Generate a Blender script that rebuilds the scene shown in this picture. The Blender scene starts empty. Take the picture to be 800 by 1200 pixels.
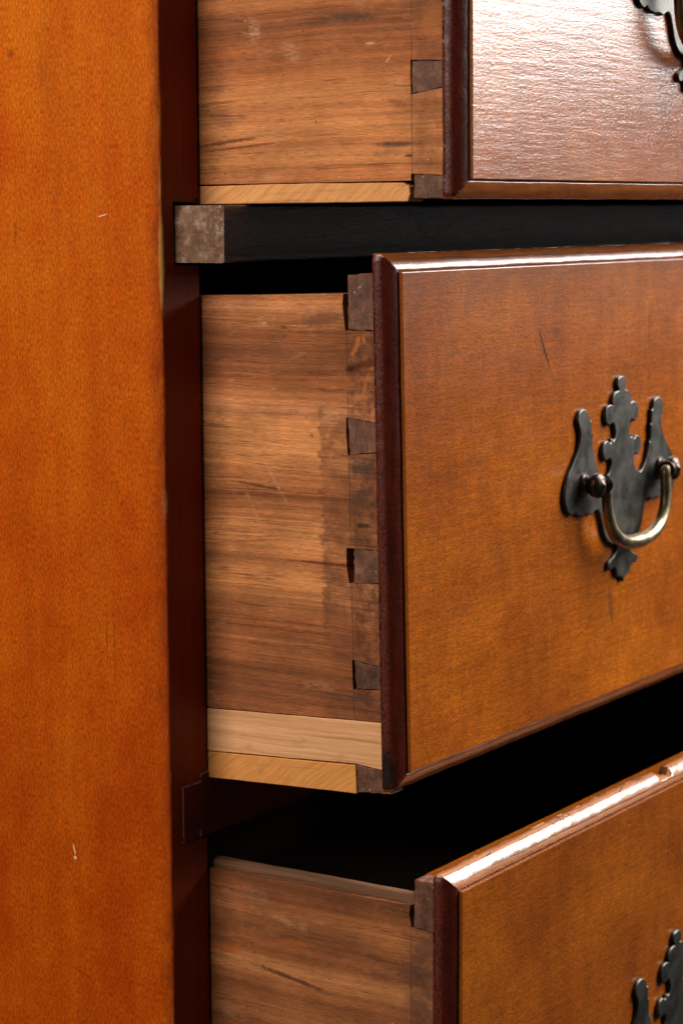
import bpy, bmesh, math, random
from mathutils import Vector, Matrix
from mathutils.geometry import delaunay_2d_cdt

random.seed(7)
SC = bpy.context.scene
COL = SC.collection
MM = 0.001

# ------------------------------------------------------------------ camera
CX, CY, CZ = -733.06, -551.92, 17.42
YAW, PITCH, ROLL, FPX = 1.0020, -0.1293, 0.0062, 2707.6
cam_d = bpy.data.cameras.new('camera')
cam = bpy.data.objects.new('camera', cam_d)
COL.objects.link(cam)
r0 = Vector((math.cos(YAW), -math.sin(YAW), 0))
fw0 = Vector((math.sin(YAW), math.cos(YAW), 0))
u0 = Vector((0, 0, 1))
fwd = fw0 * math.cos(PITCH) + u0 * math.sin(PITCH)
up1 = u0 * math.cos(PITCH) - fw0 * math.sin(PITCH)
rgt = r0 * math.cos(ROLL) - up1 * math.sin(ROLL)
up = r0 * math.sin(ROLL) + up1 * math.cos(ROLL)
m = Matrix((rgt, up, -fwd)).transposed().to_4x4()
m.translation = Vector((CX, CY, CZ)) * MM
cam.matrix_world = m
cam_d.sensor_fit = 'HORIZONTAL'
cam_d.sensor_width = 24.0
cam_d.lens = FPX / 800 * 24.0
cam_d.clip_start = 0.05
cam_d.clip_end = 50
cam_d.dof.use_dof = True
cam_d.dof.focus_distance = 0.925
cam_d.dof.aperture_fstop = 14
SC.camera = cam

# ------------------------------------------------------------------ studio light
W = bpy.data.worlds.new('World')
SC.world = W
W.use_nodes = True
bg = W.node_tree.nodes['Background']
bg.inputs[0].default_value = (0.9, 0.95, 1.0, 1)
bg.inputs[1].default_value = 0.035
SC.view_settings.view_transform = 'Standard'
SC.view_settings.look = 'None'
SC.view_settings.exposure = 0
SC.view_settings.gamma = 1


def area(name, loc, target, sx, sy, power, color=(1, 1, 1)):
    L = bpy.data.lights.new(name, 'AREA')
    L.shape = 'RECTANGLE'
    L.size, L.size_y = sx, sy
    L.energy = power
    L.color = color
    o = bpy.data.objects.new(name, L)
    COL.objects.link(o)
    o.location = loc
    d = Vector(target) - Vector(loc)
    o.rotation_euler = d.to_track_quat('-Z', 'Y').to_euler()
    return o


# big soft box to the right of the chest, its lower edge a little above the lens
area('softbox_key', (1.42, -0.98, 1.362), (0.10, -0.10, 1.192), 1.0, 2.15, 185, (1.0, 0.985, 0.97))
# added dim lamp under that soft box, gives the rail a faint sheen
area('added_sheen_lamp', (1.50, -1.05, 0.03), (0.10, -0.10, 0.03), 1.2, 0.22, 0.55, (1.0, 0.94, 0.88))
# soft box to the left, level with the carcass side
area('softbox_side', (-1.15, 0.24, 0.72), (0.0, 0.0, -0.10), 0.75, 0.75, 24, (1.0, 0.96, 0.90))


# ------------------------------------------------------------------ node helper
class NT:
    def __init__(self, name, rough=0.5, spec=0.5):
        self.mat = bpy.data.materials.new(name)
        self.mat.use_nodes = True
        self.t = self.mat.node_tree
        self.b = self.t.nodes['Principled BSDF']
        self.b.inputs['Roughness'].default_value = rough
        self.b.inputs['Specular IOR Level'].default_value = spec
        tc = self.n('ShaderNodeTexCoord')
        mp = self.n('ShaderNodeVectorMath')
        mp.operation = 'SCALE'
        mp.inputs['Scale'].default_value = 1000
        self.l(tc.outputs['Object'], mp.inputs[0])
        self.P = mp.outputs[0]
        s = self.n('ShaderNodeSeparateXYZ')
        self.l(self.P, s.inputs[0])
        self.x, self.y, self.z = s.outputs

    def n(self, t):
        return self.t.nodes.new(t)

    def l(self, a, b):
        self.t.links.new(a, b)

    def put(self, sock, v):
        if isinstance(v, bpy.types.NodeSocket):
            self.l(v, sock)
        elif isinstance(v, (tuple, list)):
            sock.default_value = tuple(v) + ((1,) if len(v) == 3 and sock.type == 'RGBA' else ())
        else:
            sock.default_value = v

    def m(self, op, a, b=0.0, c=0.0, clamp=False):
        n = self.n('ShaderNodeMath')
        n.operation = op
        n.use_clamp = clamp
        for i, v in enumerate((a, b, c)):
            self.put(n.inputs[i], v)
        return n.outputs[0]

    def add(self, a, b): return self.m('ADD', a, b)
    def sub(self, a, b): return self.m('SUBTRACT', a, b)
    def mul(self, a, b): return self.m('MULTIPLY', a, b)

    def comb(self, x, y, z):
        n = self.n('ShaderNodeCombineXYZ')
        for i, v in enumerate((x, y, z)):
            self.put(n.inputs[i], v)
        return n.outputs[0]

    def noise(self, fx, fy, fz, detail=3, rough=0.55, off=0.0, z=None, y=None, x=None, dist=0.0):
        """fractal noise, frequencies in cycles per millimetre along each local axis"""
        v = self.comb(self.m('MULTIPLY_ADD', x if x is not None else self.x, fx, off),
                      self.m('MULTIPLY_ADD', y if y is not None else self.y, fy, off * 1.7),
                      self.m('MULTIPLY_ADD', z if z is not None else self.z, fz, off * 0.6))
        n = self.n('ShaderNodeTexNoise')
        n.inputs['Scale'].default_value = 1.0
        n.inputs['Detail'].default_value = detail
        n.inputs['Roughness'].default_value = rough
        n.inputs['Distortion'].default_value = dist
        self.l(v, n.inputs['Vector'])
        return n.outputs['Fac']

    def step(self, v, a, b, lo=0.0, hi=1.0):
        n = self.n('ShaderNodeMapRange')
        n.interpolation_type = 'SMOOTHSTEP'
        n.clamp = True
        self.put(n.inputs['Value'], v)
        if isinstance(a, (int, float)) and isinstance(b, (int, float)) and a > b:
            a, b, lo, hi = b, a, hi, lo
        self.put(n.inputs['From Min'], a)
        self.put(n.inputs['From Max'], b)
        n.inputs['To Min'].default_value = lo
        n.inputs['To Max'].default_value = hi
        return n.outputs[0]

    def ramp(self, fac, stops, interp='LINEAR'):
        n = self.n('ShaderNodeValToRGB')
        cr = n.color_ramp
        cr.interpolation = interp
        while len(cr.elements) > 1:
            cr.elements.remove(cr.elements[-1])
        for i, (p, c) in enumerate(stops):
            e = cr.elements[0] if i == 0 else cr.elements.new(p)
            e.position = p
            e.color = tuple(c) + (1,)
        self.put(n.inputs[0], fac)
        return n.outputs[0]

    def mix(self, fac, a, b, mode='MIX'):
        n = self.n('ShaderNodeMix')
        n.data_type = 'RGBA'
        n.blend_type = mode
        n.clamp_factor = True
        self.put(n.inputs['Factor'], fac)
        self.put(n.inputs[6], a)
        self.put(n.inputs[7], b)
        return n.outputs[2]

    def gray(self, v, lo, hi):
        """value 0..1 -> grey multiplier lo..hi"""
        k = self.m('MULTIPLY_ADD', v, hi - lo, lo)
        return self.comb(k, k, k)

    def spot(self, axes, c, r, ang=0.0, wob=0.35, f=0.25, soft=0.35):
        """an uneven elliptical mark: axes 'yz' or 'xz', centre and radii in mm"""
        A = {'x': self.x, 'y': self.y, 'z': self.z}
        u = self.sub(A[axes[0]], c[0])
        w = self.sub(A[axes[1]], c[1])
        ca, sa = math.cos(ang), math.sin(ang)
        u2 = self.add(self.mul(u, ca / r[0]), self.mul(w, sa / r[0]))
        w2 = self.add(self.mul(u, -sa / r[1]), self.mul(w, ca / r[1]))
        d = self.m('SQRT', self.add(self.mul(u2, u2), self.mul(w2, w2)))
        nz = self.noise(f, f, f, 4, 0.65, off=c[0] * 0.37 + c[1])
        d = self.add(d, self.mul(self.sub(nz, 0.5), wob * 4))
        return self.step(d, 1 + soft, 1 - soft)

    def bump(self, h, dist, strength=1.0, prev=None):
        n = self.n('ShaderNodeBump')
        n.inputs['Strength'].default_value = strength
        n.inputs['Distance'].default_value = dist * MM
        self.put(n.inputs['Height'], h)
        if prev is not None:
            self.l(prev, n.inputs['Normal'])
        return n.outputs[0]

    def done(self, color, normal=None, rough=None):
        self.put(self.b.inputs['Base Color'], color)
        if normal is not None:
            self.l(normal, self.b.inputs['Normal'])
        if rough is not None:
            self.put(self.b.inputs['Roughness'], rough)
        return self.mat


def srgb(r, g, b):
    f = lambda c: (c / 255 / 12.92) if c <= 10 else ((c / 255 + 0.055) / 1.055) ** 2.4
    return (f(r), f(g), f(b))


# ------------------------------------------------------------------ materials
def mat_case_side():
    N = NT('amber_shellac_maple', 0.55, 0.06)
    streak = N.noise(0.2, 0.16, 0.006, 5, 0.6)
    broad = N.noise(0.02, 0.017, 0.009, 4, 0.55, 3.1)
    fleck = N.noise(1.4, 1.4, 0.55, 3, 0.7, 9.0)
    fine = N.noise(2.6, 2.6, 0.12, 2, 0.6, 5.0)
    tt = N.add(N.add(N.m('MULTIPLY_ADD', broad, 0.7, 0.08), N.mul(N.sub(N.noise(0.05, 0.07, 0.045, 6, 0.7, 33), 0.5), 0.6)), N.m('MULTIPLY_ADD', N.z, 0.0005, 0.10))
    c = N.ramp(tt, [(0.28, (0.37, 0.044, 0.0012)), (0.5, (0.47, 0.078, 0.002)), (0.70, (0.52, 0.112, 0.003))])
    c = N.mix(1, c, N.gray(N.step(streak, 0.25, 0.75), 0.92, 1.06), 'MULTIPLY')
    c = N.mix(1, c, N.gray(N.step(fleck, 0.3, 0.7), 0.60, 1.34), 'MULTIPLY')
    c = N.mix(1, c, N.gray(fine, 0.8, 1.2), 'MULTIPLY')
    # darker handled edge along the front corner
    edge = N.step(N.add(N.y, N.mul(N.sub(N.noise(0.1, 0.16, 0.06, 6, 0.72, 2.0), 0.5), 20)), 9, -2)
    c = N.mix(N.mul(edge, 0.8), c, (0.17, 0.022, 0.003))
    red = N.step(N.noise(0.05, 0.05, 0.015, 5, 0.7, 21), 0.56, 0.75)
    c = N.mix(N.mul(red, 0.45), c, (0.26, 0.045, 0.004))
    for (yy, zz, ry, rz, a) in ((74.5, 10.0, 0.6, 4.0, 0.1), (75, 82, 1.6, 1.8, 0.3), (82, -193, 4.5, 0.4, 0.5), (76, -193, 2.5, 0.35, -0.6),
                                (58, -70, 0.5, 1.5, 0), (22, -99, 0.7, 0.8, 0), (31, -155, 0.35, 9, 0), (27, -160, 0.3, 14, 0),
                                (16, -3, 0.5, 0.9, 0), (22, -52, 0.4, 0.9, 0), (48, -300, 6, 0.5, 0.3), (8, -205, 2.0, 0.3, 0.2),
                                (20, -68, 0.3, 5, 0), (11, -76, 0.5, 1.0, 0)):
        c = N.mix(N.mul(N.spot('yz', (yy, zz), (ry, rz), a, 0.5, 0.6, 0.6), 0.5), c, (0.13, 0.018, 0.003))
    # small pale chips and slivers
    for (yy, zz, ry, rz, a) in ((29.1, 16.6, 2.2, 0.22, -0.25), (50.6, -247, 0.35, 2.2, -0.25), (50.2, -250.6, 0.7, 0.8, 0)):
        c = N.mix(N.spot('yz', (yy, zz), (ry, rz), a, 0.06, 0.8, 0.3), c, (0.75, 0.48, 0.30))
    # worn corner: bare pale wood where the finish is rubbed away
    worn = N.mul(N.step(N.add(N.y, N.mul(N.x, 0.6)), 1.5, 0.5),
                 N.step(N.noise(0.3, 0.3, 0.035, 4, 0.65, 12), 0.56, 0.68))
    c = N.mix(N.mul(worn, 0.55), c, (0.42, 0.17, 0.04))
    chip = N.spot('yz', (0.6, -97.5), (1.1, 4.5), 0.0, 0.6, 0.9, 0.7)
    c = N.mix(N.mul(chip, 0.4), c, (0.36, 0.17, 0.06))
    chip2 = N.spot('yz', (0.3, -1), (1.1, 16), 0.0, 0.25, 0.2)
    c = N.mix(N.mul(chip2, 0.65), c, (0.50, 0.26, 0.07))
    h = N.add(N.mul(fine, 0.4), N.mul(streak, 0.8))
    return N.done(c, N.bump(h, 0.12, 0.6), N.m('MULTIPLY_ADD', fleck, 0.2, 0.45))


def mat_dark_edge():
    N = NT('dark_stained_front_edge', 0.45, 0.12)
    n1 = N.noise(0.25, 0.25, 0.012, 5, 0.6)
    n2 = N.noise(1.5, 1.5, 0.3, 3, 0.6, 4)
    c = N.ramp(n1, [(0.3, (0.165, 0.020, 0.0032)), (0.7, (0.215, 0.031, 0.005))])
    c = N.mix(1, c, N.gray(n2, 0.75, 1.25), 'MULTIPLY')
    sp = N.step(N.noise(0.9, 0.9, 0.5, 2, 0.5, 8), 0.74, 0.77)
    c = N.mix(N.mul(sp, 0.35), c, (0.35, 0.22, 0.14))
    return N.done(c, N.bump(N.add(n1, N.mul(n2, 0.3)), 0.12, 0.5))


def mat_rail2():
    N = NT('dark_brown_rail', 0.5, 0.15)
    n1 = N.noise(0.02, 0.3, 0.3, 5, 0.6)
    c = N.ramp(n1, [(0.3, (0.085, 0.013, 0.004)), (0.7, (0.13, 0.022, 0.007))])
    return N.done(c, N.bump(n1, 0.2, 0.5))


def mat_rail():
    N = NT('black_stained_rail', 0.36, 0.8)
    n1 = N.noise(0.03, 0.5, 0.5, 5, 0.65)
    n2 = N.noise(0.35, 0.9, 0.9, 4, 0.65, 3)
    c = N.ramp(n1, [(0.3, (0.016, 0.012, 0.011)), (0.7, (0.036, 0.029, 0.026))])
    left = N.step(N.add(N.x, N.mul(N.sub(n2, 0.5), 30)), 40, 14)
    c = N.mix(N.mul(left, 0.8), c, (0.060, 0.018, 0.009))
    scr = N.step(N.noise(0.02, 1.2, 0.9, 3, 0.6, 6), 0.64, 0.72)
    c = N.mix(N.mul(scr, 0.3), c, (0.08, 0.075, 0.07))
    h = N.add(N.mul(n1, 1.0), N.mul(n2, 0.6))
    return N.done(c, N.bump(h, 0.50, 1.0), N.m('MULTIPLY_ADD', n2, 0.25, 0.20))


def mat_rail_end():
    N = NT('dusty_end_grain', 0.85, 0.15)
    n1 = N.noise(0.1, 0.09, 0.09, 6, 0.65, 2)
    n2 = N.noise(0.6, 0.6, 0.6, 5, 0.7, 5)
    c = N.ramp(n1, [(0.32, (0.10, 0.046, 0.025)), (0.5, (0.19, 0.098, 0.056)), (0.66, (0.38, 0.235, 0.16))])
    c = N.mix(1, c, N.gray(N.step(n2, 0.3, 0.7), 0.7, 1.25), 'MULTIPLY')
    dust = N.mul(N.step(n2, 0.55, 0.7), N.step(N.y, -14, -23))
    c = N.mix(N.mul(dust, 0.7), c, (0.5, 0.42, 0.36))
    pits = N.step(N.noise(0.5, 0.5, 0.5, 2, 0.5, 14), 0.66, 0.7)
    c = N.mix(N.mul(pits, 0.5), c, (0.42, 0.35, 0.30))
    return N.done(c, N.bump(N.add(n1, N.mul(n2, 0.5)), 0.6, 0.8))


def mat_side(name, zc, bands, zr, stain=None, marks=(), pale=(), gauge=None, tone=1.0, seed=0.0, slope=0.0, grain=1.0):
    """old softwood board: growth rings seen edge on run with the drawer's depth"""
    N = NT(name, 0.75, 0.12)
    z = N.add(N.z, N.mul(N.y, slope))
    wav = N.noise(0.01, 0.008, 0.015, 3, 0.5, seed + 1)
    zw = N.add(z, N.mul(N.sub(wav, 0.5), 6.5))
    t = N.m('DIVIDE', N.sub(zw, zr[0] - zc), zr[1] - zr[0])
    c = N.ramp(t, [((p - zr[0]) / (zr[1] - zr[0]), col) for p, col in bands])
    g1 = N.noise(0.1, 0.0055, 0.42, 6, 0.62, seed + 2, z=zw)
    g2 = N.noise(0.2, 0.02, 1.5, 4, 0.65, seed + 5, z=zw)
    fine = N.noise(0.6, 0.22, 4.2, 3, 0.6, seed + 9)
    c = N.mix(1, c, N.gray(N.step(g1, 0.28, 0.72), 1 - 0.27 * grain, 1 + 0.22 * grain), 'MULTIPLY')
    c = N.mix(1, c, N.gray(N.step(g2, 0.25, 0.75), 1 - 0.17 * grain, 1 + 0.15 * grain), 'MULTIPLY')
    c = N.mix(1, c, N.gray(N.step(fine, 0.28, 0.72), 0.72, 1.24), 'MULTIPLY')
    # late-wood lines
    rdg = N.noise(0.1, 0.0045, 0.16, 4, 0.6, seed + 13, z=zw)
    ln = N.step(N.m('ABSOLUTE', N.sub(rdg, 0.5)), 0.016, 0.0)
    brk = N.step(N.noise(0.1, 0.03, 0.2, 3, 0.6, seed + 17), 0.42, 0.62)
    c = N.mix(N.mul(N.mul(ln, brk), 0.6), c, (0.10, 0.028, 0.012))
    org = N.step(N.noise(0.1, 0.012, 0.22, 4, 0.6, seed + 21, z=zw), 0.58, 0.72)
    c = N.mix(N.mul(org, 0.34), c, (0.40, 0.125, 0.035))
    pt = N.noise(0.1, 0.030, 0.055, 5, 0.62, seed + 71)
    c = N.mix(1, c, N.gray(N.step(pt, 0.32, 0.68), 0.80, 1.14), 'MULTIPLY')
    scuff = N.mul(N.step(N.noise(0.1, 0.045, 0.10, 5, 0.7, seed + 77), 0.58, 0.70), N.step(fine, 0.3, 0.6))
    c = N.mix(N.mul(scuff, 0.42), c, (0.42, 0.235, 0.145))
    # handling dirt
    d1 = N.step(N.noise(0.1, 0.05, 0.075, 6, 0.68, seed + 25), 0.52, 0.74)
    c = N.mix(N.mul(d1, 0.42), c, (0.12, 0.056, 0.033))
    sp = N.step(N.noise(0.5, 0.5, 0.6, 2, 0.5, seed + 31), 0.715, 0.74)
    c = N.mix(N.mul(sp, 0.6), c, (0.06, 0.03, 0.02))
    dsh = N.step(N.noise(0.3, 0.09, 1.4, 2, 0.5, seed + 37), 0.68, 0.74)
    c = N.mix(N.mul(dsh, 0.55), c, (0.09, 0.042, 0.024))
    if stain:
        y0, y1, amt, col = stain
        jit = N.noise(0.1, 0.12, 0.22, 5, 0.7, seed + 41)
        e = N.step(N.add(N.y, N.mul(N.sub(jit, 0.5), 12)), y0, y1)
        pat = N.step(N.noise(0.1, 0.10, 0.14, 6, 0.7, seed + 45), 0.30, 0.62, 0.25, 1.0)
        if len(stain) > 4 or y0 > -60:
            zn = N.add(N.z, N.mul(N.sub(N.noise(0.1, 0.05, 0.06, 4, 0.6, seed + 43), 0.5), 40))
            e = N.mul(e, N.m('MULTIPLY_ADD', N.mul(N.step(zn, 44, 30), N.step(zn, -66, -40)), 0.75, 0.25))
        c = N.mix(N.mul(N.mul(e, pat), amt), c, col)
        e2 = N.step(N.y, gauge + 1.5 if gauge else y1, (gauge if gauge else y1) - 3)
        pat2 = N.step(N.noise(0.1, 0.14, 0.16, 6, 0.75, seed + 49), 0.40, 0.60)
        c = N.mix(N.mul(N.mul(e2, pat2), amt), c, (col[0] * 0.62, col[1] * 0.62, col[2] * 0.7))
    if gauge is not None:
        gl = N.step(N.m('ABSOLUTE', N.sub(N.y, gauge)), 0.32, 0.08)
        gb = N.step(N.noise(0.1, 0.4, 0.09, 3, 0.6, seed + 53), 0.35, 0.55)
        c = N.mix(N.mul(N.mul(gl, gb), 0.75), c, (0.05, 0.022, 0.012))
    for (yy, zz, ry, rz, ang, amt, col) in marks:
        c = N.mix(N.mul(N.spot('yz', (yy, zz - zc), (ry, rz), ang, 0.55, 0.45, 0.5), amt), c, col)
    for (yy, zz, ry, rz, ang, amt) in pale:
        k = N.mul(N.spot('yz', (yy, zz - zc), (ry, rz), ang, 0.42, 0.35, 0.6), N.step(N.noise(0.3, 0.35, 2.2, 3, 0.65, seed + zz), 0.34, 0.66))
        c = N.mix(N.mul(k, amt), c, (0.52, 0.33, 0.21))
    dust = N.step(N.noise(0.9, 0.7, 0.7, 1, 0.5, seed + 61), 0.80, 0.82)
    c = N.mix(N.mul(dust, 0.8), c, (0.7, 0.6, 0.5))
    c = N.mix(1, c, (tone * 1.30, tone * 1.05, tone * 0.86), 'MULTIPLY')
    h = N.add(N.add(N.mul(g2, 0.7), N.mul(fine, 0.5)), N.mul(g1, 0.6))
    h = N.sub(h, N.mul(N.mul(ln, brk), 0.7))
    h = N.sub(h, N.mul(dsh, 0.5))
    return N.done(c, N.bump(h, 0.22, 0.75))


def mat_strip(name, c0, c1, diag=0.0, seed=0.0):
    N = NT(name, 0.75, 0.12)
    z = N.add(N.add(N.z, N.mul(N.y, diag)), N.mul(N.noise(0.02, 0.02, 0.05, 3, 0.5, seed + 30), 9 if diag else 4))
    g = N.noise(0.1, 0.010 if diag == 0 else 0.05, 0.7, 6, 0.6, seed, z=z)
    f = N.noise(0.4, 0.15, 3.4, 3, 0.6, seed + 3, z=z)
    c = N.mix(N.step(g, 0.3, 0.7), c0, c1)
    c = N.mix(1, c, N.gray(f, 0.76, 1.24), 'MULTIPLY')
    ln = N.step(N.noise(0.1, 0.012, 0.6, 3, 0.55, seed + 7, z=z), 0.60, 0.70)
    if diag:
        ln = N.step(N.noise(0.1, 0.02, 0.5, 4, 0.6, seed + 7), 0.58, 0.70)
    c = N.mix(N.mul(ln, 0.35), c, (0.20, 0.08, 0.035))
    d = N.step(N.noise(0.1, 0.07, 0.12, 5, 0.7, seed + 11), 0.58, 0.75)
    c = N.mix(N.mul(d, 0.4), c, (0.14, 0.065, 0.03))
    sp = N.step(N.noise(0.6, 0.6, 0.7, 2, 0.5, seed + 19), 0.73, 0.75)
    c = N.mix(N.mul(sp, 0.6), c, (0.07, 0.035, 0.02))
    return N.done(c, N.bump(N.add(g, f), 0.15, 0.7))


def mat_pin():
    N = NT('dark_pin_end_grain', 0.6, 0.3)
    oi = N.n('ShaderNodeObjectInfo').outputs['Random']
    sh = N.mul(oi, 90)
    n1 = N.noise(0.14, 0.16, 0.20, 5, 0.68, 3, y=N.add(N.y, sh))
    n2 = N.noise(1.2, 0.8, 1.2, 4, 0.65, 8)
    c = N.ramp(n1, [(0.3, (0.055, 0.025, 0.015)), (0.5, (0.115, 0.054, 0.031)), (0.64, (0.17, 0.085, 0.05)), (0.78, (0.26, 0.145, 0.09))])
    c = N.mix(1, c, N.gray(n2, 0.55, 1.45), 'MULTIPLY')
    c = N.mix(1, c, N.gray(oi, 0.72, 1.12), 'MULTIPLY')
    c = N.mix(1, c, (1.12, 0.90, 0.78), 'MULTIPLY')
    saw = N.noise(0.5, 2.6, 0.25, 3, 0.6, 12)
    c = N.mix(1, c, N.gray(N.step(saw, 0.3, 0.7), 0.75, 1.2), 'MULTIPLY')
    sp = N.step(N.noise(0.5, 0.5, 0.5, 1, 0.5, 30), 0.76, 0.79)
    c = N.mix(N.mul(sp, 0.7), c, (0.55, 0.4, 0.3))
    return N.done(c, N.bump(N.add(n1, N.mul(n2, 0.6)), 0.3, 0.7))


def mat_front(name, zc, ripple=0.5, scratches=(), dents=(), rough=0.3, seed=0.0, dark=1.0, wave=0.35, spec=0.42):
    """polished hardwood drawer face, grain along the drawer's width"""
    N = NT(name, rough, spec)
    br = N.noise(0.012, 0.05, 0.022, 4, 0.55, seed)
    fig = N.noise(0.09, 0.5, 0.03, 4, 0.6, seed + 3)
    gr = N.noise(0.07, 0.5, 1.1, 5, 0.65, seed + 5)
    pore = N.noise(0.5, 0.9, 2.4, 3, 0.65, seed + 8)
    c = N.ramp(br, [(0.3, (0.158, 0.034, 0.0017)), (0.5, (0.205, 0.047, 0.0023)), (0.7, (0.252, 0.064, 0.003))])
    c = N.mix(1, c, N.gray(N.step(fig, 0.3, 0.7), 0.88, 1.10), 'MULTIPLY')
    c = N.mix(1, c, N.gray(N.step(gr, 0.3, 0.7), 0.84, 1.14), 'MULTIPLY')
    c = N.mix(1, c, N.gray(N.step(pore, 0.3, 0.7), 0.66, 1.30), 'MULTIPLY')
    bl = N.step(N.noise(0.035, 0.1, 0.05, 5, 0.7, seed + 14), 0.56, 0.74)
    c = N.mix(N.mul(bl, 0.42), c, (0.12, 0.030, 0.007))
    sp = N.step(N.noise(0.28, 0.5, 0.5, 2, 0.5, seed + 19), 0.735, 0.755)
    c = N.mix(N.mul(sp, 0.7), c, (0.045, 0.015, 0.006))
    # finish gathered against the moulding at the left
    lf = N.step(N.x, 31.5, 27.4)
    c = N.mix(N.mul(lf, 0.35), c, (0.16, 0.04, 0.005))
    hs = None
    for (xx, zz, rx, rz, a) in scratches:
        s = N.spot('xz', (xx, zz - zc), (rx, rz), a, 0.08, 0.3, 0.4)
        c = N.mix(N.mul(s, 0.85), c, (0.03, 0.014, 0.009))
        hs = s if hs is None else N.m('MAXIMUM', hs, s)
    for (xx, zz, rx, rz, a) in dents:
        s = N.spot('xz', (xx, zz - zc), (rx, rz), a, 0.15, 0.3, 0.4)
        c = N.mix(N.mul(s, 0.5), c, (0.06, 0.02, 0.008))
    c = N.mix(1, c, (dark, dark, dark), 'MULTIPLY')
    h1 = N.noise(0.035, 0.3, 0.42, 4, 0.6, seed + 23)
    h2 = N.noise(0.42, 0.5, 0.95, 4, 0.6, seed + 27)
    h = N.add(N.add(N.mul(h1, wave), N.mul(h2, 0.5)), N.mul(pore, 0.36))
    if hs is not None:
        h = N.sub(h, hs)
    rv = N.m('MULTIPLY_ADD', N.noise(0.06, 0.2, 0.15, 4, 0.6, seed + 30), 0.14, rough - 0.06)
    return N.done(c, N.bump(h, ripple, 0.8), rv)


def mat_mould(name, cols, seed=0.0, rough=0.22, pebble=0.12, marks=()):
    N = NT(name, rough, 0.5)
    n1 = N.noise(0.04, 0.4, 0.5, 5, 0.6, seed)
    n2 = N.noise(0.8, 1.3, 1.3, 3, 0.65, seed + 5)
    c = N.mix(N.step(n1, 0.3, 0.7), cols[0], cols[1])
    c = N.mix(1, c, N.gray(n2, 0.7, 1.3), 'MULTIPLY')
    for (xx, yy, rx, ry, a) in marks:
        c = N.mix(N.mul(N.spot('xy', (xx, yy), (rx, ry), a, 0.12, 0.6), 0.85), c, (0.02, 0.01, 0.006))
    h = N.add(N.mul(n1, 0.7), N.mul(n2, 0.7))
    return N.done(c, N.bump(h, pebble, 0.8))


def mat_mould_end(name, e, marks=()):
    N = NT(name, 0.40, 0.35)
    n1 = N.noise(0.3, 0.5, 0.04, 5, 0.6)
    n2 = N.noise(1.1, 1.1, 0.8, 4, 0.65, 5)
    n3 = N.noise(0.1, 0.2, 0.03, 3, 0.6, 11)
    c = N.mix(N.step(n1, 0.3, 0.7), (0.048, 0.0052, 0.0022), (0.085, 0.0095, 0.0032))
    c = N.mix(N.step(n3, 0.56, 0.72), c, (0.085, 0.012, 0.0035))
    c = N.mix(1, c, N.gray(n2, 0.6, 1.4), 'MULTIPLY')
    # rubbed back edge; the highlight on its rounding is painted in lighter
    rub_glint = N.mul(N.step(N.add(N.y, N.mul(N.sub(N.noise(0.2, 0.3, 0.12, 4, 0.65, 17), 0.5), 3)), -e + 4.0, -e + 6.4), N.step(n2, 0.30, 0.75))
    c = N.mix(N.mul(rub_glint, 0.42), c, (0.17, 0.062, 0.038))
    sp = N.step(N.noise(1.2, 1.2, 1.2, 1, 0.5, 27), 0.77, 0.80)
    c = N.mix(N.mul(sp, 0.5), c, (0.35, 0.25, 0.2))
    for (yy, zz, ry, rz) in marks:
        c = N.mix(N.mul(N.spot('yz', (yy, zz), (ry, rz), 0, 0.5, 0.4), 0.9), c, (0.012, 0.008, 0.006))
    return N.done(c, N.bump(N.add(N.mul(n1, 0.4), n2), 0.20, 0.9), N.m('MULTIPLY_ADD', n2, 0.26, 0.16))


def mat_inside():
    N = NT('shade_dark_interior', 0.9, 0.1)  # wood coloured near black so the shade inside stays deep
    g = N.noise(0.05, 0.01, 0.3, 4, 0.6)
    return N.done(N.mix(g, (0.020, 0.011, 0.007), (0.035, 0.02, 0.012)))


def mat_metal(name, c0, c1, rough, metal=0.85, bumpd=0.12):
    N = NT(name, rough, 0.5)
    N.b.inputs['Metallic'].default_value = metal
    n1 = N.noise(0.09, 0.09, 0.09, 5, 0.6)
    n2 = N.noise(0.7, 0.7, 0.7, 4, 0.6, 7)
    c = N.mix(N.step(n1, 0.35, 0.65), c0, c1)
    c = N.mix(1, c, N.gray(n2, 0.7, 1.3), 'MULTIPLY')
    return N.done(c, N.bump(n2, bumpd, 0.6), N.m('MULTIPLY_ADD', n1, 0.25, rough - 0.12))


def mat_flat(name, col, rough=0.9):
    N = NT(name, rough, 0.15)
    n = N.noise(0.8, 0.8, 0.8, 4, 0.7, 2)
    return N.done(N.mix(1, col, N.gray(n, 0.4, 1.6), 'MULTIPLY'), N.bump(n, 0.3, 0.6))


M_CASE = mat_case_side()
M_EDGE = mat_dark_edge()
M_RAIL = mat_rail()
M_RAIL2 = mat_rail2()
M_RAILEND = mat_rail_end()
M_PIN = mat_pin()
M_BEAD = mat_strip('grimy_bead', (0.085, 0.038, 0.020), (0.17, 0.082, 0.044), 0.0, 44)
M_BEAD.node_tree.nodes['Principled BSDF'].inputs['Specular IOR Level'].default_value = 0.03
M_INSIDE = mat_inside()
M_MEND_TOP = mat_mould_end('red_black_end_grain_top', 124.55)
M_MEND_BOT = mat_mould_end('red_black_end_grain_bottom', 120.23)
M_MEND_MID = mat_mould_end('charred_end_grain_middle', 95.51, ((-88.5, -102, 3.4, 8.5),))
M_MTOP = mat_mould('brown_moulding', ((0.20, 0.05, 0.008), (0.29, 0.08, 0.015)), 2.0, 0.25)
M_MTOP_MID = mat_mould('brown_moulding_cracked', ((0.20, 0.05, 0.008), (0.29, 0.08, 0.015)), 2.0, 0.25, 0.12, ((150, -92.6, 130, 0.16, 0.0004), (60, -92.2, 40, 0.14, 0.0)))
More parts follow.
